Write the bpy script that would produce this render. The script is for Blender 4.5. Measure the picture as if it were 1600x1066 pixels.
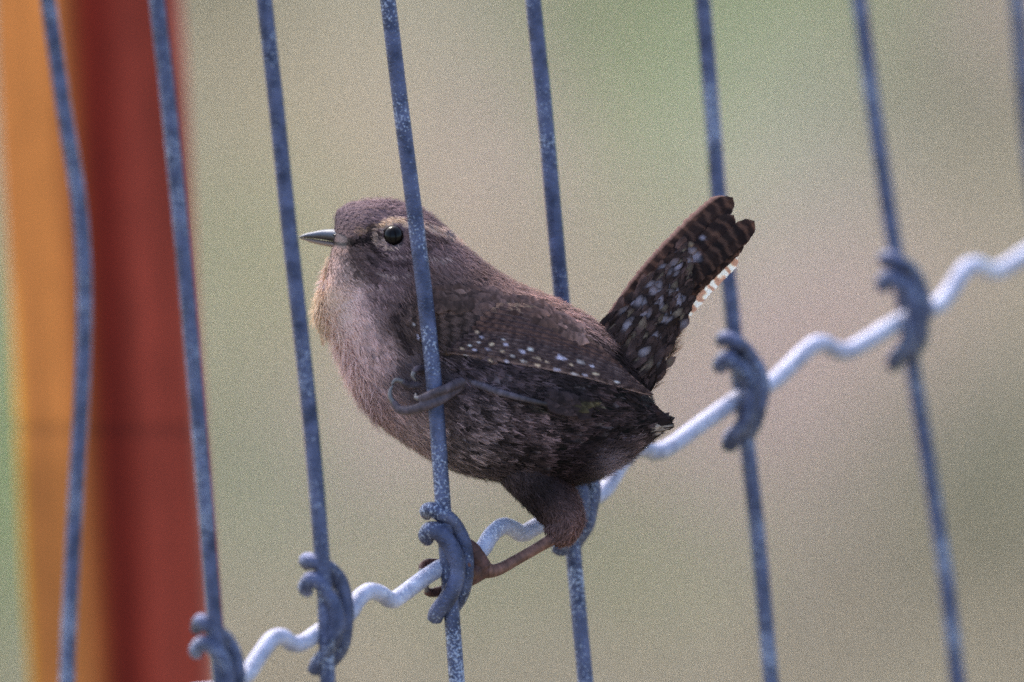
import bpy, bmesh, math, random
import numpy as np
from mathutils import Vector, Matrix
from mathutils.bvhtree import BVHTree

for o in list(bpy.data.objects):
    bpy.data.objects.remove(o)
scene = bpy.context.scene
COL = scene.collection
rng = np.random.default_rng(7)
random.seed(7)

# ------------------------------------------------------------------ camera
PITCH = math.radians(12)
D = 3.2                       # metres to the plane the bird perches in
K = 0.00012                   # metres per model unit at that plane
SUBJ = np.array([0.0, 0.0, 0.5])
FW = np.array([0, math.cos(PITCH), -math.sin(PITCH)])
UP = np.array([0, math.sin(PITCH), math.cos(PITCH)])
RT = np.array([1.0, 0, 0])
CAM = SUBJ - D * FW
cd = bpy.data.cameras.new('camera'); cam = bpy.data.objects.new('camera', cd); COL.objects.link(cam)
cam.location = CAM
cam.rotation_euler = (math.pi / 2 - PITCH, 0, 0)
cd.lens = 600; cd.sensor_width = 36; cd.clip_start = 0.05; cd.clip_end = 500
cd.dof.use_dof = True
cd.dof.focus_distance = D + 55 * K
cd.dof.aperture_fstop = 6.3
cd.dof.aperture_blades = 0
scene.camera = cam

# ------------------------------------------------------------------ light
SUN_EL, SUN_AZ = 50, -28       # azimuth from +Y (behind the bird), negative = to the left
w = bpy.data.worlds.new("World"); scene.world = w; w.use_nodes = True
nt = w.node_tree; bg = nt.nodes['Background']
sky = nt.nodes.new('ShaderNodeTexSky'); sky.sky_type = 'NISHITA'; sky.sun_disc = False
sky.sun_elevation = math.radians(SUN_EL); sky.sun_rotation = math.radians(SUN_AZ)
sky.air_density = 1.0; sky.dust_density = 2.5; sky.ozone_density = 1.0
nt.links.new(sky.outputs[0], bg.inputs[0]); bg.inputs[1].default_value = 0.15
sd = bpy.data.lights.new('sun', 'SUN'); sun = bpy.data.objects.new('sun', sd); COL.objects.link(sun)
sd.energy = 1.5; sd.angle = math.radians(14); sd.color = (1.0, 0.93, 0.84)
_e, _a = math.radians(SUN_EL), math.radians(SUN_AZ)
sdir = Vector((math.sin(_a) * math.cos(_e), math.cos(_a) * math.cos(_e), math.sin(_e)))
sun.rotation_euler = sdir.to_track_quat('Z', 'Y').to_euler(); sun.location = (0, 3, 5)
vs = scene.view_settings
scene.display_settings.display_device = 'sRGB'
vs.view_transform = 'Standard'; vs.look = 'None'; vs.gamma = 1; vs.exposure = 1.85
vs.use_curve_mapping = False
scene.cycles.use_denoising = False
scene.cycles.max_bounces = 6
scene.cycles.use_adaptive_sampling = False
scene.cycles.filter_width = 1.6

# ------------------------------------------------------------------ helpers
def P(q):
    """model coordinates (u right, v down, y away; 1 unit = 0.12 mm) to world metres"""
    q = np.asarray(q, float).reshape(-1, 3)
    s = (D + q[:, 2] * K) / D
    X = (q[:, 0] - 800) * K * s; U = (533 - q[:, 1]) * K * s; F = D + q[:, 2] * K
    return CAM + X[:, None] * RT + U[:, None] * UP + F[:, None] * FW

def lin(c):
    c = np.asarray(c, float) / 255.0
    return np.where(c <= 0.04045, c / 12.92, ((c + 0.055) / 1.055) ** 2.4)

def empty(name, loc, **props):
    o = bpy.data.objects.new(name, None); COL.objects.link(o); o.location = loc
    o.empty_display_size = 0.02
    for k, v in props.items(): o[k] = v
    return o

def mesh_obj(name, verts, faces, mat, parent=None, col=None, smooth=True, uv=None, world=True, **props):
    """verts already world metres; stored relative to the parent's location"""
    v = np.asarray(verts, float)
    if parent is not None and world:
        base = np.array(root_loc(parent)); v = v - base
    me = bpy.data.meshes.new(name)
    me.from_pydata(v.tolist(), [], faces if isinstance(faces, list) else faces.tolist())
    me.update()
    if smooth:
        me.polygons.foreach_set('use_smooth', [True] * len(me.polygons))
    if col is not None:
        a = me.color_attributes.new('Col', 'FLOAT_COLOR', 'POINT')
        c = np.ones((len(v), 4)); c[:, :3] = col
        a.data.foreach_set('color', c.ravel())
    if uv is not None:
        a = me.attributes.new('st', 'FLOAT_VECTOR', 'POINT')
        c = np.zeros((len(v), 3)); c[:, :uv.shape[1]] = uv
        a.data.foreach_set('vector', c.ravel())
    me.materials.append(mat)
    o = bpy.data.objects.new(name, me); COL.objects.link(o)
    if parent is not None: o.parent = parent
    for k, val in props.items(): o[k] = val
    return o

def root_loc(o):
    l = Vector(o.location)
    while o.parent is not None:
        o = o.parent; l = l + Vector(o.location)
    return l

def vnoise(p, seed=0):
    """value noise 3D, vectorised, returns 0..1"""
    p = np.asarray(p, float); i = np.floor(p).astype(np.int64); f = p - i; f = f * f * (3 - 2 * f)
    def h(a, b, c):
        n = (a * 374761393 + b * 668265263 + c * 2147483647 + seed * 1274126177) & 0xffffffff
        n = ((n ^ (n >> 13)) * 1274126177) & 0xffffffff
        return ((n ^ (n >> 16)) & 0xffff) / 65535.0
    r = 0
    for dx in (0, 1):
        for dy in (0, 1):
            for dz in (0, 1):
                wgt = (f[:, 0] if dx else 1 - f[:, 0]) * (f[:, 1] if dy else 1 - f[:, 1]) * (f[:, 2] if dz else 1 - f[:, 2])
                r = r + wgt * h(i[:, 0] + dx, i[:, 1] + dy, i[:, 2] + dz)
    return r

def sstep(x, a, b):
    x = np.clip((x - a) / (b - a), 0, 1); return x * x * (3 - 2 * x)
def catmull(pts, n):
    pts = np.asarray(pts, float); m = len(pts)
    P0 = np.vstack([2 * pts[0] - pts[1], pts, 2 * pts[-1] - pts[-2]])
    t = np.linspace(0, m - 1, n); i = np.minimum(t.astype(int), m - 2); f = (t - i)[:, None]
    a, b, c, d = P0[i], P0[i + 1], P0[i + 2], P0[i + 3]
    return 0.5 * ((2 * b) + (-a + c) * f + (2 * a - 5 * b + 4 * c - d) * f ** 2 + (-a + 3 * b - 3 * c + d) * f ** 3)

def tube(pts, radii, seg=12, n=None, caps=True, smooth=True):
    """swept tube in model units -> verts, faces"""
    pts = np.asarray(pts, float); radii = np.asarray(radii, float) * np.ones(len(pts))
    q = np.hstack([pts, radii[:, None]])
    if n: q = catmull(q, n)
    c, r = q[:, :3], np.maximum(q[:, 3], 0.05)
    T = np.gradient(c, axis=0); T /= np.linalg.norm(T, axis=1)[:, None] + 1e-9
    N = np.zeros_like(T); ref = np.array([0.13, 0.2, 1.0]); a = np.cross(T[0], ref)
    if np.linalg.norm(a) < 0.2: a = np.cross(T[0], [1, 0, 0.1])
    N[0] = a / np.linalg.norm(a)
    for i in range(1, len(T)):
        v = N[i - 1] - T[i] * np.dot(N[i - 1], T[i]); N[i] = v / (np.linalg.norm(v) + 1e-9)
    B = np.cross(T, N); th = np.arange(seg) * 2 * np.pi / seg
    V = c[:, None, :] + r[:, None, None] * (np.cos(th)[None, :, None] * N[:, None, :] + np.sin(th)[None, :, None] * B[:, None, :])
    V = V.reshape(-1, 3); F = []
    for i in range(len(c) - 1):
        for j in range(seg):
            k = (j + 1) % seg
            F.append((i * seg + j, i * seg + k, (i + 1) * seg + k, (i + 1) * seg + j))
    if caps:
        nv = len(V); V = np.vstack([V, c[0] - T[0] * r[0] * 0.6, c[-1] + T[-1] * r[-1] * 0.6])
        for j in range(seg):
            k = (j + 1) % seg
            F.append((nv, k, j)); F.append((nv + 1, (len(c) - 1) * seg + j, (len(c) - 1) * seg + k))
    return V, F

class Acc:
    def __init__(s): s.v = []; s.f = []; s.c = []; s.uv = []; s.n = 0
    def add(s, v, f, c=None, uv=None):
        s.v.append(np.asarray(v, float)); n = s.n
        s.f.extend([tuple(i + n for i in q) for q in f]); s.n += len(v)
        if c is not None: s.c.append(np.broadcast_to(c, (len(v), 3)))
        if uv is not None: s.uv.append(uv)
    def build(s, name, mat, parent=None, **kw):
        return mesh_obj(name, P(np.vstack(s.v)), s.f, mat, parent, col=np.vstack(s.c) if s.c else None,
                        uv=np.vstack(s.uv) if s.uv else None, **kw)

# ------------------------------------------------------------------ materials
def new_mat(name):
    m = bpy.data.materials.new(name); m.use_nodes = True
    return m, m.node_tree, m.node_tree.nodes, m.node_tree.links, m.node_tree.nodes['Principled BSDF']

def wire_mat(name, dark, mid, speck, speck_lo=0.60, rough=0.45, metal=0.55):
    m, t, N, L, b = new_mat(name)
    tc = N.new('ShaderNodeTexCoord')
    n1 = N.new('ShaderNodeTexNoise'); n1.inputs['Scale'].default_value = 330; n1.inputs['Detail'].default_value = 5
    n2 = N.new('ShaderNodeTexNoise'); n2.inputs['Scale'].default_value = 2300; n2.inputs['Detail'].default_value = 3
    n3 = N.new('ShaderNodeTexNoise'); n3.inputs['Scale'].default_value = 90; n3.inputs['Detail'].default_value = 2
    for n in (n1, n2, n3): L.new(tc.outputs['Object'], n.inputs['Vector'])
    r1 = N.new('ShaderNodeValToRGB'); r1.color_ramp.elements[0].position = .3; r1.color_ramp.elements[1].position = .7
    r1.color_ramp.elements[0].color = (*dark, 1); r1.color_ramp.elements[1].color = (*mid, 1)
    L.new(n1.outputs['Fac'], r1.inputs['Fac'])
    ad = N.new('ShaderNodeMath'); ad.operation = 'MULTIPLY_ADD'; ad.inputs[1].default_value = 0.62
    L.new(n3.outputs['Fac'], ad.inputs[0]); L.new(n2.outputs['Fac'], ad.inputs[2])
    r2 = N.new('ShaderNodeValToRGB'); r2.color_ramp.elements[0].position = .92; r2.color_ramp.elements[1].position = .965
    sb = N.new('ShaderNodeMath'); sb.operation = 'ADD'; sb.inputs[1].default_value = 0; L.new(ad.outputs[0], sb.inputs[0]); L.new(sb.outputs[0], r2.inputs['Fac'])
    mx = N.new('ShaderNodeMixRGB'); mx.inputs[2].default_value = (*speck, 1)
    L.new(r2.outputs[0], mx.inputs[0]); L.new(r1.outputs[0], mx.inputs[1])
    L.new(mx.outputs[0], b.inputs['Base Color'])
    b.inputs['Metallic'].default_value = metal
    rr = N.new('ShaderNodeMapRange'); rr.inputs[3].default_value = rough - .1; rr.inputs[4].default_value = rough + .25
    L.new(n1.outputs['Fac'], rr.inputs[0]); L.new(rr.outputs[0], b.inputs['Roughness'])
    bp = N.new('ShaderNodeBump'); bp.inputs['Strength'].default_value = .8; bp.inputs['Distance'].default_value = .0004
    L.new(ad.outputs[0], bp.inputs['Height']); L.new(bp.outputs[0], b.inputs['Normal'])
    return m

M_wire = wire_mat('weathered_galvanised_wire', (.018, .023, .052), (.092, .104, .185), (.26, .29, .38))
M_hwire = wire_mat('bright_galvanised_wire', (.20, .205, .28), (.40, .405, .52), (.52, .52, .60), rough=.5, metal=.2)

def feather_mat(name, trans=.25, bump=.3, barb=0, rough=.7):
    m, t, N, L, b = new_mat(name)
    at = N.new('ShaderNodeAttribute'); at.attribute_name = 'Col'
    L.new(at.outputs['Color'], b.inputs['Base Color'])
    b.inputs['Roughness'].default_value = rough
    b.inputs['Specular IOR Level'].default_value = .12
    b.inputs['Sheen Weight'].default_value = .03; b.inputs['Sheen Roughness'].default_value = .4
    tr = N.new('ShaderNodeBsdfTranslucent'); L.new(at.outputs['Color'], tr.inputs[0])
    mx = N.new('ShaderNodeMixShader'); mx.inputs[0].default_value = trans
    L.new(b.outputs[0], mx.inputs[1]); L.new(tr.outputs[0], mx.inputs[2])
    L.new(mx.outputs[0], N['Material Output'].inputs[0])
    if barb:
        st = N.new('ShaderNodeAttribute'); st.attribute_name = 'st'
        wv = N.new('ShaderNodeTexWave'); wv.bands_direction = 'Y'; wv.inputs['Scale'].default_value = barb
        wv.inputs['Distortion'].default_value = 1.2
        L.new(st.outputs['Vector'], wv.inputs['Vector'])
        bp = N.new('ShaderNodeBump'); bp.inputs['Strength'].default_value = bump; bp.inputs['Distance'].default_value = .0002
        L.new(wv.outputs['Fac'], bp.inputs['Height']); L.new(bp.outputs[0], b.inputs['Normal'])
    return m
M_down = feather_mat('body_plumage', .30)
M_quill = feather_mat('flight_feather', .22, .5, .12, .55)

def simple(name, color, rough=.5, metal=0, noise=None, bump=0, coat=0, scale=800, attr=False):
    m, t, N, L, b = new_mat(name)
    b.inputs['Roughness'].default_value = rough; b.inputs['Metallic'].default_value = metal
    b.inputs['Coat Weight'].default_value = coat; b.inputs['Coat Roughness'].default_value = .05
    tc = N.new('ShaderNodeTexCoord'); n = N.new('ShaderNodeTexNoise'); n.inputs['Scale'].default_value = scale; n.inputs['Detail'].default_value = 4
    L.new(tc.outputs['Object'], n.inputs['Vector'])
    mr = N.new('ShaderNodeMapRange'); mr.inputs[3].default_value = 1 - (noise or 0); mr.inputs[4].default_value = 1 + (noise or 0)
    L.new(n.outputs['Fac'], mr.inputs[0])
    mx = N.new('ShaderNodeVectorMath'); mx.operation = 'SCALE'
    if attr:
        at = N.new('ShaderNodeAttribute'); at.attribute_name = 'Col'; L.new(at.outputs['Color'], mx.inputs[0])
    else: mx.inputs[0].default_value = color
    L.new(mr.outputs[0], mx.inputs['Scale']); L.new(mx.outputs[0], b.inputs['Base Color'])
    if bump:
        bp = N.new('ShaderNodeBump'); bp.inputs['Strength'].default_value = bump; bp.inputs['Distance'].default_value = .0003
        L.new(n.outputs['Fac'], bp.inputs['Height']); L.new(bp.outputs[0], b.inputs['Normal'])
    return m
M_skin = simple('body_skin_and_scales', (0, 0, 0), .6, noise=.35, bump=.5, scale=1600, attr=True)
M_skin.node_tree.nodes['Principled BSDF'].inputs['Specular IOR Level'].default_value = .25
M_bill = simple('bill_horn', (0, 0, 0), .5, noise=.15, bump=.15, scale=900, attr=True)
M_eye = simple('eye', (.003, .002, .002), .2, coat=0.0)
M_eye.node_tree.nodes['Principled BSDF'].inputs['Specular IOR Level'].default_value = .14
M_claw = simple('claw_horn', (.10, .085, .085), .35, noise=.2)
# ------------------------------------------------------------------ ground
def terrain():
    nx, ny = 150, 150
    xs = np.sinh(np.linspace(-5.2, 5.2, nx)) * 2.2; ys = np.sinh(np.linspace(-5.2, 5.2, ny)) * 2.2 + 2
    X, Y = np.meshgrid(xs, ys, indexing='ij')
    q = np.stack([X.ravel(), Y.ravel(), np.zeros(X.size)], 1)
    fade = np.clip(1 - np.hypot(q[:, 0], q[:, 1]) / 60, .15, 1)
    q[:, 2] = (vnoise(q * 1.7, 3) - .5) * .05 * fade + (vnoise(q * .25, 5) - .5) * .12 * np.clip(np.hypot(q[:, 0], q[:, 1] - 2) / 6 - .6, 0, 4)
    F = [(i * ny + j, (i + 1) * ny + j, (i + 1) * ny + j + 1, i * ny + j + 1) for i in range(nx - 1) for j in range(ny - 1)]
    m, t, N, L, b = new_mat('dry_grassy_soil')
    tc = N.new('ShaderNodeTexCoord')
    n1 = N.new('ShaderNodeTexNoise'); n1.inputs['Scale'].default_value = 4.5; n1.inputs['Detail'].default_value = 6
    n2 = N.new('ShaderNodeTexNoise'); n2.inputs['Scale'].default_value = 60; n2.inputs['Detail'].default_value = 5
    for n in (n1, n2): L.new(tc.outputs['Object'], n.inputs['Vector'])
    r = N.new('ShaderNodeValToRGB'); e = r.color_ramp.elements
    e[0].position = .35; e[0].color = (.20, .165, .125, 1); e[1].position = .68; e[1].color = (.12, .15, .06, 1)
    k = e.new(.5); k.color = (.25, .21, .145, 1)
    L.new(n1.outputs['Fac'], r.inputs['Fac'])
    r2 = N.new('ShaderNodeMapRange'); r2.inputs[3].default_value = .6; r2.inputs[4].default_value = 1.4
    L.new(n2.outputs['Fac'], r2.inputs[0])
    mx = N.new('ShaderNodeVectorMath'); mx.operation = 'SCALE'; L.new(r.outputs[0], mx.inputs[0]); L.new(r2.outputs[0], mx.inputs['Scale'])
    L.new(mx.outputs[0], b.inputs['Base Color']); b.inputs['Roughness'].default_value = .95
    bp = N.new('ShaderNodeBump'); bp.inputs['Strength'].default_value = .6; bp.inputs['Distance'].default_value = .02
    L.new(n2.outputs['Fac'], bp.inputs['Height']); L.new(bp.outputs[0], b.inputs['Normal'])
    mesh_obj('ground', q, F, m, kind='structure')
terrain()

def hit(u, v):
    """point of the ground below the line of sight through (u, v)"""
    d = FW * D + (u - 800) * K * RT + (533 - v) * K * UP
    s = -CAM[2] / d[2]
    return CAM + d * s
# clumps of greener / darker / paler growth in the meadow: (u, v, radius u, radius v, colour, weight)
G_green, G_olive, G_tan, G_pink, G_pale = (.055, .19, .020), (.065, .085, .038), (.34, .28, .16), (.38, .27, .25), (.34, .35, .25)
CLUMPS = [(985, 250, 90, 170, G_green, 2.1), (1290, 30, 90, 110, G_green, 1.8), (900, 120, 160, 90, G_olive, 1.0), (1460, 290, 120, 130, G_olive, 1.6),
          (340, 10, 110, 130, G_olive, 2.2), (1060, 20, 80, 90, G_olive, 1.0), (20, 760, 90, 300, G_green, .8), (700, 1030, 100, 60, G_green, .8), (400, 560, 60, 120, G_green, .5),
          (1290, 820, 80, 60, G_pale, .8), (1130, 850, 90, 120, G_pink, 1.4), (1280, 650, 110, 110, G_pink, 1.6), (830, 380, 90, 110, G_pink, 1.5), (510, 250, 90, 140, G_tan, 1.6),
          (600, 120, 100, 90, G_pale, 1.0), (1530, 850, 120, 160, G_olive, 1.0), (1050, 1000, 80, 60, G_green, .8), (600, 850, 130, 130, G_pink, .9), (1560, 120, 80, 100, G_pink, .9),
          (1180, 200, 70, 160, G_pale, .9), (1240, 420, 100, 110, G_pale, 1.0), (400, 900, 90, 110, G_green, .5), (560, 660, 90, 100, G_tan, .8)]
def meadow_colour(x, y):
    base = np.array((.27, .235, .15)); n = len(x)
    c = np.tile(base, (n, 1)); wt = np.full(n, .35)
    c = c * wt[:, None]
    for (u, v, ru, rv, col, s) in CLUMPS:
        h = hit(u, v); ha = hit(u + ru, v); hb = hit(u, v - rv)
        rx = abs(ha[0] - h[0]); ry = abs(hb[1] - h[1])
        g = 1.35 * s * np.exp(-((x - h[0]) / rx) ** 2 - ((y - h[1]) / ry) ** 2)
        c += g[:, None] * np.array(col); wt += g
    q = np.stack([x * 3.1, y * 1.6, x * 0], 1); a = np.clip((vnoise(q, 9) - .5) * 2.4, 0, 1) * 2.2
    far = np.clip(np.hypot(x, (y - 2.4) / 2) / .5 - .8, 0, 1); a *= far
    c += a[:, None] * np.array(G_green); wt += a
    return c / wt[:, None]
def grass():
    def scatter(n, x0, x1, y0, y1, h0, h1):
        x = rng.uniform(x0, x1, n); y = rng.uniform(y0, y1, n)
        h = rng.uniform(h0, h1, n); a = rng.uniform(0, 2 * np.pi, n); lean = rng.uniform(.2, 1.1, n) * h
        wd = rng.uniform(.0012, .0028, n)
        d = np.stack([np.cos(a), np.sin(a), 0 * a], 1); s = np.stack([-np.sin(a), np.cos(a), 0 * a], 1)
        b = np.stack([x, y, np.full(n, -.012)], 1); up = np.array([0, 0, 1.0])
        m = b + d * (lean * .35)[:, None] + up * (h * .6)[:, None]
        t = b + d * lean[:, None] + up * h[:, None]
        V = np.stack([b - s * wd[:, None], b + s * wd[:, None], m - s * (wd * .8)[:, None], m + s * (wd * .8)[:, None], t], 1)
        c = meadow_colour(x, y) * np.array((1.18, 1.16, 1.33)) * rng.uniform(.8, 1.2, n)[:, None]
        dry = rng.random(n) < .12; c[dry] = np.array((.40, .34, .22)) * rng.uniform(.7, 1.1, dry.sum())[:, None]
        return V, c
    parts = [scatter(52000, -.45, .45, .9, 3.6, .02, .07), scatter(30000, -2.2, 2.2, -.3, 5.5, .03, .09)]
    V = np.concatenate([p[0] for p in parts]); c = np.concatenate([p[1] for p in parts]); n = len(V)
    i = np.arange(n)[:, None] * 5
    q = np.hstack([i, i + 1, i + 3, i + 2]); t = np.hstack([i + 2, i + 3, i + 4])
    F = q.tolist() + t.tolist()
    mesh_obj('grass', V.reshape(-1, 3), F, feather_mat('grass_blade', .3), col=np.repeat(c, 5, 0), smooth=False,
             label='short dry and green meadow grass behind the fence', category='grass', kind='stuff')
grass()

# ------------------------------------------------------------------ post
def post():
    base = P([(185, 4300, 1250)])[0]; base[2] = 0
    root = empty('fence_post', base, label='orange and dark red stained wooden post behind the wires at the left edge', category='post')
    yb = 1250
    # plan of the post, corner nearest the camera between the orange and the red side
    plan = [(-150, 105), (-25, -45), (162, 78), (25, 190)]
    pl = []
    for i in range(4):
        a, b, c = np.array(plan[i - 1], float), np.array(plan[i], float), np.array(plan[(i + 1) % 4], float)
        p0 = b + (a - b) / np.linalg.norm(a - b) * 22; p1 = b + (c - b) / np.linalg.norm(c - b) * 22
        for t in np.linspace(0, 1, 6): pl.append((1 - t) ** 2 * p0 + 2 * t * (1 - t) * b + t * t * p1)
    pl2 = []
    for i in range(len(pl)):
        a, b = pl[i], pl[(i + 1) % len(pl)]; k = max(1, int(np.linalg.norm(b - a) / 16))
        pl2 += [a + (b - a) * j / k for j in range(k)]
    pl = np.array(pl2); n = len(pl)
    vv = np.concatenate([np.linspace(-1700, -40, 40), np.linspace(-20, 1100, 120), np.linspace(1130, 4950, 60)])
    V = []; C = []
    for v in vv:
        cx = 132 + (v * .052 if v < 1066 else 55 + (v - 1066) * .03); s = 1.0
        grow = 1 + .012 * math.sin(v * .009) + (-.03 if abs(v - 668) < 7 else 0)
        q = np.stack([cx + pl[:, 0] * grow, np.full(n, v), yb + pl[:, 1]], 1)
        V.append(q)
    V = np.vstack(V)
    # colour: orange side, dark red side and paler strip on the right-hand edge
    a = np.tile(pl[:, 0], len(vv)); vvv = V[:, 1]
    dep = np.tile(pl[:, 1], len(vv))
    nz = vnoise(np.stack([V[:, 0] * .05, V[:, 1] * .004, V[:, 2] * .05], 1), 4)
    nf = vnoise(np.stack([V[:, 0] * .2, V[:, 1] * .012, V[:, 2] * .2], 1), 6)
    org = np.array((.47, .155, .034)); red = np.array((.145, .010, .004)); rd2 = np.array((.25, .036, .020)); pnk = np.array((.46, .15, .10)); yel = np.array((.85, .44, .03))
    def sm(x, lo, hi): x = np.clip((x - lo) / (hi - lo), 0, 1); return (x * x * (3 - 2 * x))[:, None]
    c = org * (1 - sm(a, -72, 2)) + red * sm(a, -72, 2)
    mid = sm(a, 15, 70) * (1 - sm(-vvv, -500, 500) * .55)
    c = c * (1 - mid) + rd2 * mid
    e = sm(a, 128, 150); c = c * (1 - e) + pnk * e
    e = (1 - sm(a, -148, -128)) * sm(vvv, 300, 700); c = c * (1 - e) + yel * e  # yellow highlight along the left edge, painted into the colour
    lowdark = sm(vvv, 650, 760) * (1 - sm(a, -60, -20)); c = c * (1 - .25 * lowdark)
    c *= (.8 + .4 * nz)[:, None] * (.9 + .2 * nf)[:, None]
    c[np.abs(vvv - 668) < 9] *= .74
    c *= (1 + .30 * (vnoise(np.stack([a * .09, vvv * .0012, dep * .09], 1), 14) - .5))[:, None]
    F = []
    for i in range(len(vv) - 1):
        for j in range(n):
            k = (j + 1) % n; F.append((i * n + j, i * n + k, (i + 1) * n + k, (i + 1) * n + j))
    F.append(tuple(range(n))[::-1])
    m = simple('stained_wood', (0, 0, 0), .7, noise=.12, bump=.3, scale=120, attr=True)
    m.node_tree.nodes['Principled BSDF'].inputs['Specular IOR Level'].default_value = .12
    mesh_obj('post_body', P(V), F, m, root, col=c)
post()

# ------------------------------------------------------------------ wire fence
fence = empty('wire_fence', (0, 0, 0), label='galvanised knotted wire fence with a bright crimped cross wire the wren clings to', category='wire fence')
fence.location = (float(P([(697, 885, 0)])[0][0]), float(P([(697, 885, 0)])[0][1]), 0)
def fy(u): return (u - 697) * (1.15 if u > 697 else .85)
GROUND_V = 533 + 0.5 / K / math.cos(PITCH)
VW = {
 'a': [(75, 0), (100, 170), (124, 320), (132, 450), (129, 600), (120, 750), (112, 900), (105, 1066), (108, 1250)],
 'b': [(245, 0), (262, 150), (280, 330), (298, 520), (318, 750), (335, 960), (345, 1066), (352, 1200)],
 'c': [(413, 0), (432, 170), (452, 360), (470, 520), (487, 680), (500, 830), (508, 940), (512, 1066), (520, 1200)],
 'd': [(606, 0), (628, 180), (650, 350), (668, 500), (680, 620), (690, 760), (697, 850), (706, 960), (714, 1066), (725, 1200)],
 'e': [(833, 0), (850, 160), (866, 340), (878, 470), (888, 600), (902, 720), (903, 790), (896, 850), (904, 950), (915, 1066), (928, 1200)],
 'f': [(1098, 0), (1113, 180), (1125, 330), (1140, 450), (1151, 560), (1166, 680), (1185, 850), (1205, 1066), (1222, 1200)],
 'g': [(1342, 0), (1366, 180), (1390, 340), (1413, 480), (1430, 600), (1456, 760), (1480, 920), (1496, 1066), (1510, 1200)],
 'h': [(1590, 0), (1604, 180), (1622, 330), (1650, 480), (1680, 700), (1700, 900), (1725, 1100)],
}
WR = 12.6
for i, (k, pts) in enumerate(VW.items()):
    u0 = np.interp(700, [p[1] for p in pts], [p[0] for p in pts])
    dx = (pts[2][0] - pts[0][0]) / (pts[2][1] - pts[0][1])
    top = [(pts[0][0] - dx * 1700 * .7, -1700), (pts[0][0] - dx * 900 * .8, -900), (pts[0][0] - dx * 350, -350)]
    bx = pts[-1]
    bot = [(bx[0] + .05 * s, bx[1] + s) for s in (400, 1000, 2000, 3000)] + [(bx[0] + 180, GROUND_V + 250)]
    full = [(u, v, fy(u0)) for u, v in top + pts + bot]
    V, F = tube(full, WR, seg=14, n=260)
    mesh_obj('vertical_wire', P(V), F, M_wire, fence)

H = [(230, 1110), (290, 1085), (340, 1078), (383, 1060), (405, 1025), (425, 998), (440, 994), (458, 1008), (476, 1004), (505, 983), (545, 962), (560, 935), (576, 923), (592, 926),
     (612, 940), (628, 930), (660, 905), (693, 884), (725, 880), (752, 862), (768, 835), (785, 821), (800, 825), (816, 836), (836, 824), (880, 800), (915, 785), (945, 768), (970, 725), (988, 703),
     (1005, 700), (1025, 708), (1050, 697), (1090, 667), (1140, 632), (1170, 612), (1205, 600), (1235, 572), (1265, 542), (1285, 535), (1305, 548), (1325, 550), (1360, 530),
     (1400, 505), (1440, 488), (1468, 476), (1485, 455), (1505, 422), (1525, 412), (1545, 424), (1562, 424), (1600, 400), (1660, 362), (1720, 340), (1760, 300)]
HP = [(-500, 1290), (-250, 1240), (60, 1180)] + H + [(1900, 230)]
HQ = []
for (u0, v0), (u1, v1) in zip(HP[:-1], HP[1:]):          # extra points keep the runs straight and the kinks tight
    HQ += [(u0 + (u1 - u0) * f, v0 + (v1 - v0) * f) for f in (.22, .5, .78)]
full = [(u, v, fy(u) + 4) for u, v in HQ]
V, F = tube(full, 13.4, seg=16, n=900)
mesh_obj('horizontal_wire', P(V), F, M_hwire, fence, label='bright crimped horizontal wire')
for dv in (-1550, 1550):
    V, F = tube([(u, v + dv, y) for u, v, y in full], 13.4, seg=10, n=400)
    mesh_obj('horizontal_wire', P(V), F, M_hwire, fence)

def knot(cu, cv, var=0, y0=None):
    """two wire clips hooked round the crossing, one in front and one behind"""
    r = random.Random(var * 77 + 5)
    y0 = fy(cu) if y0 is None else y0
    j = lambda a: r.uniform(-a, a) if var else 0
    A = [(-28, -40, -6), (-32, -48, -18), (-24, -57, -24), (-10, -52, -26), (4, -36, -26), (15, -14, -26), (18, 8, -26), (12, 32, -25), (0, 54, -22), (-14, 72, -16), (-18, 84, -10)]
    B = [(-30, -80, 10), (-30, -87, -6), (-20, -88, -16), (-6, -80, -16), (8, -70, -6), (19, -56, 2), (27, -36, 5), (31, -10, 6), (29, 16, 6), (23, 42, 8), (12, 62, 12), (2, 74, 24)]
    acc = Acc()
    for pts, rr in ((A, 13.2), (B, 13.2)):
        pts = [(cu + a + j(2.5), cv + b + j(2.5), y0 + c) for a, b, c in pts]
        rad = np.full(len(pts), rr); rad *= np.array([1 + r.uniform(-.09, .07) for _ in pts]); rad[0] *= .72; rad[1] *= .9; rad[-1] *= .85
        V, F = tube(pts, rad, seg=14, n=60); acc.add(V, F)
    acc.build('knot', M_wire, fence)
KN = [(338, 1062), (510, 965), (697, 885), (893, 780), (1157, 617), (1413, 490), (1668, 360), (110, 1190)]
for i, (a, b) in enumerate(KN):
    knot(a, b, 0 if i == 2 else i + 1)
    for dv in (-1550, 1550):
        knot(a + dv * .07, b + dv, i + 20, fy(a))

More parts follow.
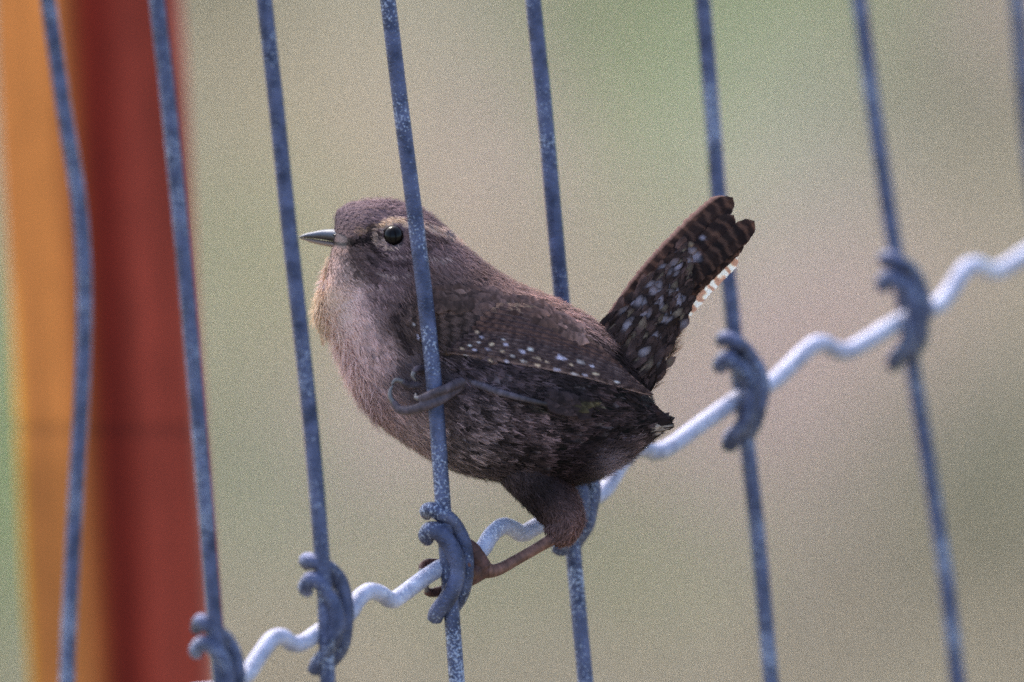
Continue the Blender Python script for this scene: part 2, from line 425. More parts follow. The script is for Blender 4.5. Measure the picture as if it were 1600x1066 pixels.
# ------------------------------------------------------------------ the wren
Y0 = 132.0
def yc(u): return np.interp(u, [640, 720, 900, 1050], [132, 126, 96, 88])
wren = empty('wren', P([(760, 880, Y0)])[0], label='small brown wren with cocked barred tail clinging to the wire fence', category='bird')
ST = [  # top u,v ; bottom u,v ; half width
 (522, 350, 522, 388, 3), (527, 331, 518, 402, 9), (548, 318, 511, 428, 32), (582, 313, 501, 462, 55), (620, 315, 496, 498, 68),
 (655, 326, 518, 532, 82), (690, 352, 534, 568, 94), (725, 386, 553, 612, 103), (765, 418, 592, 660, 112), (805, 443, 650, 702, 119),
 (845, 460, 715, 735, 118), (885, 478, 790, 752, 106), (920, 497, 868, 757, 92), (950, 524, 930, 745, 80), (985, 565, 980, 718, 56), (1008, 605, 1018, 688, 34), (1020, 636, 1038, 668, 12)]
ST = np.array(ST, float)
def torso_pos(t, th):
    """t 0..1 bill to rump; th 0 = back, pi = belly, near side for sin>0"""
    q = catmull_at(ST, t)
    top, bot, wd = q[:, 0:2], q[:, 2:4], q[:, 4]
    c = (top + bot) / 2; a = (top - bot) / 2
    co, si = np.cos(th), np.sin(th)
    ex = .92
    co2 = np.sign(co) * np.abs(co) ** ex; si2 = np.sign(si) * np.abs(si) ** ex
    uv = c + a * co2[:, None]
    return np.stack([uv[:, 0], uv[:, 1], yc(uv[:, 0]) - wd * si2], 1)
def catmull_at(pts, t):
    m = len(pts); Q = np.vstack([2 * pts[0] - pts[1], pts, 2 * pts[-1] - pts[-2]])
    t = np.clip(t, 0, 1) * (m - 1); i = np.minimum(t.astype(int), m - 2); f = (t - i)[:, None]
    a, b, c, d = Q[i], Q[i + 1], Q[i + 2], Q[i + 3]
    return 0.5 * ((2 * b) + (-a + c) * f + (2 * a - 5 * b + 4 * c - d) * f ** 2 + (-a + 3 * b - 3 * c + d) * f ** 3)
NT, NH = 90, 64
tt, hh = np.meshgrid(np.linspace(0, 1, NT), np.arange(NH) * 2 * np.pi / NH, indexing='ij')
TV = torso_pos(tt.ravel(), hh.ravel())
TC = TV.reshape(NT, NH, 3).mean(1, keepdims=True); TVB = (TC + (TV.reshape(NT, NH, 3) - TC) * .95).reshape(-1, 3)
TF = [(i * NH + j, i * NH + (j + 1) % NH, (i + 1) * NH + (j + 1) % NH, (i + 1) * NH + j) for i in range(NT - 1) for j in range(NH)]
TF += [tuple(range(NH))[::-1], tuple((NT - 1) * NH + j for j in range(NH))]
BV = BVHTree.FromPolygons([Vector(v) for v in TV], TF)
def surf_y(u, v):
    h = BV.ray_cast(Vector((u, v, -500)), Vector((0, 0, 1)))
    return h[0][2] if h[0] is not None else None
# legs in model units: points with radius
THIGH = [(800, 700, 100, 50), (835, 742, 96, 44), (862, 778, 92, 37), (879, 806, 90, 31), (877, 828, 88, 25), (869, 843, 86, 13)]
NEAR_THIGH = [(860, 650, 50, 36), (885, 645, 26, 26), (895, 642, 14, 14), (880, 638, 6, 10)]
LEGS = [
 # tarsus of the near leg reaching forward to the upright wire
 [(895, 642, 30, 9), (874, 635, 2, 4.5), (850, 631, -12, 4.8), (825, 625, -17, 5.6), (780, 613, -12, 6.8), (745, 600, 3, 7.6), (722, 590, 16, 9), (706, 580, 20, 9)],
 # its toes
 [(735, 596, 16, 8), (716, 598, 4, 7.5), (700, 606, -16, 6.5), (680, 613, -25, 6), (664, 621, -22, 6.5), (656, 623, -18, 5.5)],
 [(730, 600, 18, 8), (708, 612, 6, 7), (686, 626, -18, 7.2), (662, 635, -20, 7.2), (640, 641, -10, 7), (624, 640, 0, 6.6), (615, 629, 6, 5.2)],
 [(708, 580, 22, 8.5), (692, 577, 22, 7), (672, 578, 20, 6), (654, 576, 10, 5.5), (646, 582, 4, 5)],
 [(708, 582, 24, 8), (690, 590, 30, 6.5), (664, 600, 28, 6), (640, 602, 22, 5.5), (628, 596, 16, 5)],
 # tarsus and foot of the far leg on the cross wire
 [(878, 826, 88, 12), (866, 840, 86, 9.5), (840, 856, 78, 8), (805, 876, 64, 8), (778, 890, 50, 9), (758, 892, 40, 11), (745, 888, 34, 12)],
 [(754, 888, 38, 14), (744, 872, 34, 14), (738, 858, 30, 11), (730, 848, 28, 7), (716, 842, 28, 5)],
 [(752, 890, 40, 11), (730, 888, 34, 10), (700, 884, 32, 8), (672, 880, 28, 7), (661, 884, 18, 6), (659, 892, 10, 5)],
 [(752, 894, 40, 11), (735, 905, 30, 10), (705, 918, 26, 8), (678, 926, 18, 7), (666, 924, 8, 6)],
 [(750, 890, 40, 11), (738, 896, 20, 9), (734, 890, 4, 6), (731, 880, -4, 4)],
]
CLAWS = [[(656, 623, -18, 4.6), (650, 621, -13, 3.6), (650, 615, -9, 1.8)],
         [(617, 632, 6, 4.6), (610, 621, 8, 4), (610, 610, 9, 3), (614, 602, 10, 1.2)],
         [(647, 582, 4, 4.4), (645, 588, 3, 3.4), (650, 595, 3, 1.2)],
         [(629, 596, 16, 4.4), (618, 594, 12, 3.6), (612, 601, 9, 1.2)],
         [(659, 890, 10, 4.4), (657, 900, 6, 3.4), (661, 908, 5, 1.2)],
         [(667, 924, 8, 4.6), (667, 915, 2, 3.4), (673, 908, 0, 1.2)],
         [(717, 842, 28, 4.2), (708, 842, 27, 3.2), (702, 848, 25, 1.2)]]
TAILROOT = [(900, 640, 92, 60), (945, 600, 92, 56), (978, 562, 96, 46), (1005, 520, 98, 34), (1030, 480, 100, 24), (1050, 450, 100, 12)]
LEGS = [[(a, b, c, d * (.84 if i == 0 else 1.1 if i < 5 else 1.12)) for a, b, c, d in l] for i, l in enumerate(LEGS)]
def build_body():
    acc = Acc(); acc.add(TVB, TF)
    q = np.array(TAILROOT, float); V, F = tube(q[:, :3], q[:, 3], seg=20, n=40); V[:, 2] = 96 + (V[:, 2] - 96) * .5; acc.add(V, F)
    for l in [THIGH, NEAR_THIGH] + LEGS:
        q = np.array(l, float); V, F = tube(q[:, :3], q[:, 3], seg=16, n=max(24, len(l) * 9)); acc.add(V, F)
    me = bpy.data.meshes.new('tmp'); me.from_pydata(np.vstack(acc.v).tolist(), [], acc.f); me.update()
    ob = bpy.data.objects.new('tmp', me); COL.objects.link(ob)
    md = ob.modifiers.new('r', 'REMESH'); md.mode = 'VOXEL'; md.voxel_size = 2.1
    sm = ob.modifiers.new('s', 'SMOOTH'); sm.iterations = 3; sm.factor = .5
    dg = bpy.context.evaluated_depsgraph_get(); ev = ob.evaluated_get(dg); m2 = ev.to_mesh()
    n = len(m2.vertices); co = np.empty(n * 3); m2.vertices.foreach_get('co', co); co = co.reshape(-1, 3)
    faces = [tuple(p.vertices) for p in m2.polygons]
    ev.to_mesh_clear(); bpy.data.objects.remove(ob); bpy.data.meshes.remove(me)
    # colours: scales on the legs, dark under-plumage elsewhere
    dmin = np.full(n, 1e9)
    for l in LEGS:
        q = catmull(np.array(l, float), len(l) * 6)
        for s in q: dmin = np.minimum(dmin, np.linalg.norm(co - s[:3], axis=1) - s[3])
    leg = dmin < 2.5
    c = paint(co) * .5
    nz = vnoise(co * .12, 2)
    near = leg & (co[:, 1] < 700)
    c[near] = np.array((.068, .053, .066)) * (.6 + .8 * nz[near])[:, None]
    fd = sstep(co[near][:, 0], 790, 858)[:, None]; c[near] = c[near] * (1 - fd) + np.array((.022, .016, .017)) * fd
    dk = near & (co[:, 0] < 735); c[dk] = np.array((.066, .048, .058)) * (.55 + .9 * nz[dk])[:, None]
    far = leg & (co[:, 1] >= 700)
    c[far] = np.array((.13, .062, .047)) * (.5 + .9 * nz[far])[:, None]
    ft = far & (co[:, 0] < 765); c[ft] = np.array((.075, .032, .027)) * (.5 + .9 * nz[ft])[:, None]
    # scute rings across tarsi and toes
    for l in LEGS:
        q = catmull(np.array(l, float), len(l) * 12); seg = np.cumsum(np.r_[0, np.linalg.norm(np.diff(q[:, :3], axis=0), axis=1)])
        idx = np.where(leg)[0]; dd = np.linalg.norm(co[idx][:, None, :] - q[None, :, :3], axis=2); k = dd.argmin(1); near_ = dd.min(1) < q[k, 3] + 3
        s = seg[k]; ring = (np.abs((s / 9.0) % 1 - .5) < .12) & near_
        c[idx[ring]] *= .74
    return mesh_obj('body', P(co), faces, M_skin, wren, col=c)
for l in CLAWS:
    q = np.array(l, float); V, F = tube(q[:, :3], q[:, 3], seg=10, n=14)
    mesh_obj('claw', P(V), F, M_claw, wren)

# --- bill
def bill(name, st, cols):
    q = catmull(np.array(st, float), 40); seg = 16; V = []; C = []
    for u, vt, vb, wd in q:
        for j in range(seg):
            a = 2 * math.pi * j / seg; cy, sy = math.cos(a), math.sin(a)
            V.append((u, (vt + vb) / 2 - cy * (vb - vt) / 2, Y0 - wd * math.copysign(abs(sy) ** .85, sy)))
            f = np.clip((cy + .35) / 1.0, 0, 1); base = np.clip((u - 525) / 18, 0, 1)
            c = np.array(cols[0]) * f + np.array(cols[1]) * (1 - f); C.append(c * (1 - .6 * base))
    F = [(i * seg + j, i * seg + (j + 1) % seg, (i + 1) * seg + (j + 1) % seg, (i + 1) * seg + j) for i in range(39) for j in range(seg)]
    F += [tuple(range(seg))[::-1], tuple(39 * seg + j for j in range(seg))]
    mesh_obj(name, P(V), F, M_bill, wren, col=np.array(C))
bill('upper_bill', [(556, 366, 384, 27), (541, 361, 382, 24), (527, 358.5, 379, 16), (505, 359.5, 374.5, 8), (490, 362.4, 373, 5.6), (478, 365, 371.8, 4.5), (470, 368.5, 371.3, 2.5), (466, 370.5, 371.5, 1)],
     ((.115, .125, .16), (.045, .034, .032)))
bill('lower_bill', [(556, 381, 394, 25), (541, 380.8, 391, 22), (522, 378, 387, 13), (500, 374.8, 383, 8), (485, 373, 379, 5.5), (474, 372, 375, 3), (468, 371.6, 373, 1)],
     ((.06, .04, .035), (.21, .145, .115)))
V, F = tube([(534, 368, Y0 - 16.5), (526, 368, Y0 - 14), (519, 367, Y0 - 11.5)], [1, 2.4, .8], seg=8, n=8)
mesh_obj('nostril', P(V), F, M_eye, wren)

# --- eyes
def sphere(cx, cy, cz, r, sy=1.0, n=24):
    V = []; F = []
    for i in range(n + 1):
        a = math.pi * i / n
        for j in range(2 * n):
            b = math.pi * j / n
            V.append((cx + r * math.sin(a) * math.cos(b), cy + r * sy * math.sin(a) * math.sin(b), cz + r * math.cos(a)))
    for i in range(n):
        for j in range(2 * n):
            F.append((i * 2 * n + j, i * 2 * n + (j + 1) % (2 * n), (i + 1) * 2 * n + (j + 1) % (2 * n), (i + 1) * 2 * n + j))
    return V, F
EYE = (614.5, 369.5)
ey = surf_y(*EYE)
for side in (1, -1):
    cy = ey + 8 if side == 1 else 2 * Y0 - ey - 8
    V, F = sphere(EYE[0], EYE[1], cy, 16.5, 1.06)
    mesh_obj('eye', P(V), F, M_eye, wren)

# --- painted plumage colours (light on the throat edge and undertail is painted in too)
ANCH = [(570, 332, 112, 92, 96), (640, 325, 108, 88, 92), (530, 345, 108, 92, 98), (720, 395, 112, 90, 90), (556, 372, 84, 66, 62), (548, 392, 88, 70, 64), (620, 415, 104, 84, 86),
 (585, 400, 92, 74, 76), (660, 380, 100, 80, 80), (530, 430, 146, 122, 114), (514, 410, 168, 146, 140), (500, 480, 232, 202, 174), (545, 500, 176, 150, 146), (520, 510, 204, 178, 166), (600, 470, 118, 96, 96),
 (575, 560, 144, 120, 118), (545, 570, 170, 146, 142), (600, 650, 138, 116, 116), (650, 690, 130, 112, 112), (660, 600, 92, 78, 80), (730, 720, 98, 86, 88), (750, 660, 92, 78, 80), (850, 670, 86, 70, 72),
 (900, 640, 58, 46, 47), (950, 660, 58, 44, 46), (900, 730, 50, 38, 42), (800, 740, 74, 62, 64), (800, 445, 126, 100, 94), (870, 475, 142, 112, 104), (920, 497, 128, 102, 96), (700, 490, 88, 70, 64),
 (760, 450, 104, 82, 78), (640, 500, 84, 68, 64), (720, 520, 70, 56, 54), (800, 510, 78, 58, 54), (860, 500, 92, 70, 64), (800, 575, 74, 61, 66), (750, 595, 78, 65, 70), (850, 605, 66, 54, 57), (680, 450, 104, 82, 78),
 (878, 800, 88, 70, 70), (840, 770, 46, 36, 38), (908, 800, 112, 84, 80), (960, 748, 120, 108, 118), (900, 760, 56, 44, 48), (1010, 690, 84, 70, 72), (1035, 665, 44, 32, 32), (980, 640, 60, 46, 46), (985, 600, 56, 42, 42)]
ANCH = np.array(ANCH, float); AC = lin(ANCH[:, 2:])
GAIN = 1.38
# strokes on the head and body, some painting light on the throat edge: polyline, half width, colour sRGB, strength
STROKES = [
 ([(516, 379), (534, 382), (552, 383)], 2.6, (34, 24, 24), .9), ([(500, 470), (498, 492), (508, 515)], 5, (244, 220, 190), .6),
 ([(572, 398), (584, 414), (606, 424)], 2.5, (60, 46, 48), .7), ([(590, 428), (612, 436), (640, 434)], 2.5, (150, 130, 124), .5), ([(560, 440), (580, 452), (600, 456)], 2.5, (152, 130, 126), .45), ([(580, 466), (600, 474), (618, 474)], 2.5, (80, 64, 64), .45),
 ([(655, 356), (690, 366), (712, 378)], 2, (54, 42, 44), .6),
 ([(598, 352), (612, 345), (628, 346), (640, 352)], 4, (180, 154, 128), .85),          # brow above the eye
 ([(560, 362), (580, 358), (598, 352)], 4, (140, 112, 84), .5),
 ([(640, 352), (670, 358), (700, 368), (722, 380)], 5, (168, 144, 128), .75),
 ([(596, 358), (594, 372), (600, 386), (612, 391), (628, 388)], 2.4, (160, 138, 124), .6),    # pale rim under the eye
 ([(548, 378), (566, 378), (580, 374), (592, 368)], 5, (40, 28, 28), .85),             # dark lores
 ([(580, 352), (575, 370), (582, 388), (596, 402)], 3.5, (44, 32, 34), .75),
 ([(588, 356), (584, 372), (590, 386)], 2, (150, 128, 112), .6),
 ([(600, 398), (616, 404), (640, 400)], 3, (140, 118, 112), .35),
 ([(608, 412), (630, 414), (650, 408)], 3, (62, 46, 48), .6),
 ([(640, 385), (665, 392), (690, 392)], 3, (60, 44, 46), .6), ([(650, 400), (676, 408), (700, 410)], 3, (150, 130, 124), .5), ([(650, 366), (680, 376), (700, 384)], 3, (66, 50, 50), .6),
 ([(556, 400), (570, 420), (590, 440)], 5, (76, 58, 58), .5), ([(548, 392), (552, 410), (560, 430)], 3, (62, 48, 46), .5),
 ([(700, 368), (706, 371)], 3, (60, 60, 80), .8),
 ([(546, 480), (536, 505), (534, 530)], 8, (214, 190, 182), .6), ([(560, 460), (545, 490), (545, 530)], 7, (196, 170, 164), .5), ([(506, 400), (502, 430), (506, 450)], 3, (190, 176, 182), .6),
 ([(494, 470), (490, 495), (500, 515)], 7, (214, 180, 146), .6),
 ([(905, 632), (935, 632)], 4, (96, 92, 44), .3), ([(838, 640), (850, 642)], 4, (70, 76, 48), .3),
 ([(628, 482), (640, 486)], 3, (44, 36, 44), .9), ([(618, 496), (622, 520), (640, 545)], 5, (54, 42, 44), .7),
]
def seg_dist(p, poly):
    d = np.full(len(p), 1e9)
    for a, b in zip(poly[:-1], poly[1:]):
        a = np.array(a, float); b = np.array(b, float); ab = b - a
        t = np.clip(((p - a) @ ab) / (ab @ ab), 0, 1)
        d = np.minimum(d, np.linalg.norm(p - (a + t[:, None] * ab), axis=1))
    return d
def paint(p, strokes=True):
    p = np.asarray(p, float)
    d2 = ((p[:, None, 0] - ANCH[None, :, 0]) ** 2 + (p[:, None, 1] - ANCH[None, :, 1]) ** 2)
    w_ = np.exp(-d2 / (2 * 22.0 ** 2)) + 1e-4 * np.exp(-d2 / (2 * 90.0 ** 2)) + 1e-14
    c = (w_ @ AC) / w_.sum(1)[:, None]
    if strokes:
        for poly, wd, col, s in STROKES:
            d = seg_dist(p[:, :2], poly); a = (s * np.clip(1.6 - d / wd, 0, 1))[:, None]
            c = c * (1 - a) + lin(col) * a
    lm = (c @ np.array((.3, .59, .11)))[:, None]; return c * (np.maximum(lm, .004) / .165) ** .42 * GAIN * np.array((1.03, 1.0, .99)) * 1.06
def motl(p):
    """how strongly mottled / barred the feathers are at a place, 0..1"""
    u, v = p[:, 0], p[:, 1]
    fl = np.clip((u - 640) / 90, 0, 1) * np.clip((v - 560) / 40, 0, 1)
    sc = np.clip((u - 630) / 60, 0, 1) * np.clip((v - 440) / 40, 0, 1) * (v < 575)
    return np.clip(np.maximum(fl, sc * .9), .18, 1)

def pat(p, mo):
    q = np.stack([p[:, 0] * .125 + .04 * p[:, 1], p[:, 1] * .125, p[:, 2] * .09], 1)
    n = .65 * vnoise(q, 21) + .35 * vnoise(q * 2.1, 22)
    return (1 + mo * (1.9 * sstep(n, .57, .68) - .72 * sstep(-n, -.46, -.34)))[:, None]
def scatter_surface(fun, n, t0=0.0, t1=1.0):
    """area-uniform random samples on a (t, theta) surface"""
    g = 3; m = n * g
    t = rng.uniform(t0, t1, m); th = rng.uniform(0, 2 * np.pi, m); e = 1e-3
    p = fun(t, th); dt = (fun(np.minimum(t + e, 1), th) - fun(np.maximum(t - e, 0), th)) / (2 * e); dh = (fun(t, th + e) - fun(t, th - e)) / (2 * e)
    nn = np.cross(dt, dh); A = np.linalg.norm(nn, axis=1)
    keep = rng.random(m) < A / np.percentile(A, 97) * (n / m) * 2.2
    keep = np.where(keep)[0][:n]
    p, dt, nn, th, t = p[keep], dt[keep], nn[keep], th[keep], t[keep]
    nn /= np.linalg.norm(nn, axis=1)[:, None] + 1e-9; dt /= np.linalg.norm(dt, axis=1)[:, None] + 1e-9
    return p, dt, nn, t, th
def tube_fun(st):
    st = np.array(st, float)
    def f(t, th):
        q = catmull_at(st, t); qa = catmull_at(st, np.clip(t + .01, 0, 1)); qb = catmull_at(st, np.clip(t - .01, 0, 1))
        T = qa[:, :3] - qb[:, :3]; T /= np.linalg.norm(T, axis=1)[:, None] + 1e-9
        N_ = np.cross(T, np.array([0.1, .1, 1.0])); N_ /= np.linalg.norm(N_, axis=1)[:, None]; B = np.cross(T, N_)
        return q[:, :3] + q[:, 3:4] * (np.cos(th)[:, None] * N_ + np.sin(th)[:, None] * B)
    return f
body = build_body()
PL_V, PL_F, PL_C = [], [], []; cnt = 0
def outward(p, n, centre):
    s = np.sign(np.einsum('ij,ij->i', p - centre, n)); s[s == 0] = 1
    return n * s[:, None]
def add_feathers(p, flow, nrm, L, W, lift, colr, colt, dark, jit=.25):
    """overlapping rounded contour feathers as small curved blades (5 x 3 vertices)"""
    global cnt
    n = len(p)
    L = L * rng.uniform(.75, 1.25, n); W = W * rng.uniform(.8, 1.2, n)
    side = np.cross(nrm, flow); side /= np.linalg.norm(side, axis=1)[:, None] + 1e-9
    a = rng.normal(0, jit, n); f = flow * np.cos(a)[:, None] + side * np.sin(a)[:, None]
    side = np.cross(nrm, f)
    lf = lift * rng.uniform(.4, 1.6, n)
    rows = [(0, .45, -1.5), (.3, .9, .25), (.6, 1.0, .65), (.85, .72, .9), (1.0, .22, 1.0)]
    V = np.zeros((n, 15, 3)); C = np.zeros((n, 15, 3))
    jt = rng.normal(0, .12, (n, 5))
    for i, (t, wp, ht) in enumerate(rows):
        c = p + f * (L * t)[:, None] + nrm * (lf * L * (ht if i else 0) - (1.5 if i == 0 else 0) - .35 * L * t * t * L / 60)[:, None]
        for j, s in enumerate((-1, 0, 1)):
            V[:, i * 3 + j] = c + side * (W * wp * s * (1 + jt[:, i]))[:, None] - nrm * (abs(s) * W * .22)[:, None] + f * ((-.08 * abs(s)) * L)[:, None]
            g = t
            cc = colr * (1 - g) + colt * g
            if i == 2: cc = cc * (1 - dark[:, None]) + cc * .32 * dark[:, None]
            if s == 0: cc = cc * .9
            C[:, i * 3 + j] = cc
    base = cnt + np.arange(n)[:, None] * 15
    for i in range(4):
        for j in range(2):
            o = i * 3 + j
            PL_F.append(base + np.array([[o, o + 1, o + 4, o + 3]]))
    PL_V.append(V.reshape(-1, 3)); PL_C.append(C.reshape(-1, 3)); cnt += n * 15
def add_strands(p, flow, nrm, L, w0, lift, col, jit=.35):
    global cnt
    n = len(p); L = L * rng.uniform(.5, 1.3, n)
    side = np.cross(nrm, flow); side /= np.linalg.norm(side, axis=1)[:, None] + 1e-9
    a = rng.normal(0, jit, n); f = flow * np.cos(a)[:, None] + side * np.sin(a)[:, None]; side = np.cross(nrm, f)
    lf = lift * rng.uniform(.2, 1.8, n)
    V = np.zeros((n, 7, 3)); C = np.zeros((n, 7, 3))
    for i, (t, wp) in enumerate(((0, 1), (.4, .9), (.75, .6))):
        c = p + f * (L * t)[:, None] + nrm * (lf * L * t - .12 * lf * L * t * t)[:, None] + nrm * 1.0
        V[:, 2 * i] = c - side * (w0 * wp); V[:, 2 * i + 1] = c + side * (w0 * wp)
        C[:, 2 * i] = col * (.85 + .2 * t); C[:, 2 * i + 1] = col * (.85 + .2 * t)
    V[:, 6] = p + f * L[:, None] + nrm * (lf * L * .88)[:, None]; C[:, 6] = col * 1.1
    base = cnt + np.arange(n)[:, None] * 7
    for q in ((0, 1, 3, 2), (2, 3, 5, 4)): PL_F.append(base + np.array([q]))
    PL_T.append(base + np.array([[4, 5, 6]]))
    PL_V.append(V.reshape(-1, 3)); PL_C.append(C.reshape(-1, 3)); cnt += n * 7
PL_T = []
def not_eye(p): return ((p[:, 0] > 541) | (np.abs(p[:, 1] - 374 - (p[:, 0] - 520) * .2) > 12)) & ( np.hypot(p[:, 0] - EYE[0], p[:, 1] - EYE[1]) > 16)
AXIS = lambda p: np.stack([p[:, 0], p[:, 1], np.full(len(p), Y0)], 1)
def region_size(p, t):
    L = np.interp(t, [0, .12, .3, .45, .7, 1], [7, 10, 15, 22, 27, 24])
    return L
# contour feathers over head and body
p, fl, nr, t, th = scatter_surface(torso_pos, 12000)
cen = catmull_at(ST, t); ctr = np.stack([(cen[:, 0] + cen[:, 2]) / 2, (cen[:, 1] + cen[:, 3]) / 2, yc((cen[:, 0] + cen[:, 2]) / 2)], 1)
nr = outward(p, nr, ctr)
L = region_size(p, t)
k = (t > .24 + .06 * rng.random(len(t))) & not_eye(p + fl * (L * .6)[:, None]) & not_eye(p) & ~((p[:, 1] < 700) & (p[:, 0] > 985) & (p[:, 1] < 640))
p, fl, nr, t, th, L = [a[k] for a in (p, fl, nr, t, th, L)]
tipp = p + fl * (L * .7)[:, None]
c0 = paint(tipp); mo = motl(p)
val = rng.lognormal(0, .07 + .10 * mo)[:, None] * pat(tipp, mo)
spot = (rng.random(len(p)) < .08 * mo)[:, None]
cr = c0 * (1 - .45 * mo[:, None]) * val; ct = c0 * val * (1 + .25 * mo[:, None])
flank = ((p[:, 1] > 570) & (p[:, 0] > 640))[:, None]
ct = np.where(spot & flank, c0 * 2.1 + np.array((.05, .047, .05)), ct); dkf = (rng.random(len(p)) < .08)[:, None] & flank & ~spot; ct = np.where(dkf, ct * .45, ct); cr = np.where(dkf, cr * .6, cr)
ct = np.where(spot & ~flank, c0 * 1.5 + np.array((.03, .018, .01)), ct)
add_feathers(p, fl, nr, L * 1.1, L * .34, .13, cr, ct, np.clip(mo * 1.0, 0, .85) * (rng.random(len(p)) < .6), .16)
# fine small feathers of the head and throat
p, fl, nr, t, th = scatter_surface(torso_pos, 15000, 0, .36)
cen = catmull_at(ST, t); ctr = np.stack([(cen[:, 0] + cen[:, 2]) / 2, (cen[:, 1] + cen[:, 3]) / 2, yc((cen[:, 0] + cen[:, 2]) / 2)], 1)
nr = outward(p, nr, ctr); L = np.interp(t, [0, .1, .36], [6, 9, 13])
k = not_eye(p + fl * (L * .9)[:, None]) & not_eye(p) & not_eye(p + fl * (L * .5)[:, None]); p, fl, nr, t, L = [a[k] for a in (p, fl, nr, t, L)]
c0 = paint(p + fl * (L * .6)[:, None])
sw = vnoise(np.stack([p[:, 0] * .05, p[:, 1] * .22, p[:, 2] * .1], 1), 12) - .5
c0 = c0 * (1 + 1.1 * sw * np.clip((p[:, 1] - 345) / 40, .25, 1))[:, None] * rng.lognormal(0, .10, len(p))[:, None]
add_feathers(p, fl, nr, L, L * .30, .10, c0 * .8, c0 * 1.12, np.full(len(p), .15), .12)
# fine barbs on top
p, fl, nr, t, th = scatter_surface(torso_pos, 20000)
cen = catmull_at(ST, t); ctr = np.stack([(cen[:, 0] + cen[:, 2]) / 2, (cen[:, 1] + cen[:, 3]) / 2, yc((cen[:, 0] + cen[:, 2]) / 2)], 1)
nr = outward(p, nr, ctr); L = region_size(p, t) * .62
k = not_eye(p + fl * L[:, None]) & not_eye(p) & not_eye(p + fl * (L * .5)[:, None])
p, fl, nr, t, L = [a[k] for a in (p, fl, nr, t, L)]
c0 = paint(p + fl * (L * .5)[:, None]); mo = motl(p)
streak = vnoise(np.stack([p[:, 0] * .16, p[:, 1] * .16, p[:, 2] * .16], 1), 8)
c0 = c0 * rng.lognormal(0, .16, len(p))[:, None] * (1 + (streak - .5) * .6)[:, None] * pat(p + fl * (L * .5)[:, None], mo)
add_strands(p + nr * 2.0, fl, nr, L, .8, .12, c0 * .95, .2)
# loose fluff of throat, belly edge, vent and thigh
def fluff(n, sel, L, lift, w0=.6, jit=.5, bright=1.0):
    p, fl, nr, t, th = scatter_surface(torso_pos, n)
    cen = catmull_at(ST, t); ctr = np.stack([(cen[:, 0] + cen[:, 2]) / 2, (cen[:, 1] + cen[:, 3]) / 2, yc((cen[:, 0] + cen[:, 2]) / 2)], 1)
    nr = outward(p, nr, ctr); k = sel(p, t, th); p, fl, nr = p[k], fl[k], nr[k]
    add_strands(p + nr * 3, fl, nr, np.full(len(p), L), w0, lift, paint(p + fl * 5) * bright * rng.lognormal(0, .2, len(p))[:, None], jit)
fluff(26000, lambda p, t, th: (np.cos(th) < -.75) & (t < .5) & (p[:, 0] < 600), 20, .42, bright=1.0)
fluff(12000, lambda p, t, th: (np.cos(th) < -.85) & (t >= .5) & (p[:, 0] > 600), 15, .28)
fluff(30000, lambda p, t, th: (np.cos(th) < -.5) & (p[:, 0] > 890) & (p[:, 0] < 985), 20, .3, bright=.9)
fluff(16000, lambda p, t, th: (np.cos(th) > .8) & (t > .15), 12, .25)
# throat tuft standing proud of the breast
for kx in range(46):
    a = rng.uniform(0, 1); u = np.interp(a, [0, .3, .7, 1], [513, 504, 492, 503]); v = 398 + 122 * a
    yy = Y0 + rng.uniform(-34, 34)
    q = np.array([[u, v, yy]]); f = np.array([[-.25 + .45 * a, 1, rng.normal(0, .2)]]); f /= np.linalg.norm(f)
    n_ = np.array([[-1, .1, -.35]]); n_ -= f * (n_ @ f.T); n_ /= np.linalg.norm(n_)
    c = lin((232, 198, 168))[None] * rng.uniform(.55, 1.0)  # cream tone made brighter to carry the light on the tuft
    add_feathers(q + n_ * rng.uniform(-4, 2), f, n_, np.array([26.0]), np.array([6.0]), .12, c * .75, c, np.zeros(1), .35)
# thigh feathering
for st, n in ((THIGH, 2400),):
    fn = tube_fun(st); p, fl, nr, t, th = scatter_surface(fn, n, .1, .97)
    q = catmull_at(np.array(st, float), t); nr = outward(p, nr, q[:, :3])
    c0 = paint(p) * rng.lognormal(0, .3, len(p))[:, None]
    add_feathers(p, fl, nr, np.full(len(p), 16.0), np.full(len(p), 4.0), .2, c0 * .6, c0 * 1.2, (rng.random(len(p)) < .3) * .7)
    p, fl, nr, t, th = scatter_surface(fn, 7000, .1, .98)
    q = catmull_at(np.array(st, float), t); nr = outward(p, nr, q[:, :3])
    rim = np.clip((p[:, 0] - q[:, 0]) / np.maximum(q[:, 3], 1) - .5, 0, .5)[:, None] * 2  # pinkish rim light on the right side, mixed into the feather colour
    c0 = paint(p) * (1 - rim) + lin((118, 84, 78)) * rim
    add_strands(p, fl, nr, np.full(len(p), 15.0), .7, .3, c0 * rng.lognormal(0, .3, len(p))[:, None], .4)
# undertail cover: mottled soft feathers running up the tail
def tail_axis(s):  # s 0..1 base to tip: returns centre (u,v)
    return np.interp(s, [0, 1], [985, 1160]), np.interp(s, [0, 1], [570, 330])
def build_plumage():
    V = np.vstack(PL_V); C = np.maximum(np.vstack(PL_C), .004); C *= np.minimum(1, .66 / C.max(1))[:, None]
    F = np.vstack(PL_F).tolist() + np.vstack(PL_T).tolist()
    mesh_obj('plumage', P(V), F, M_down, wren, col=C, kind='stuff')

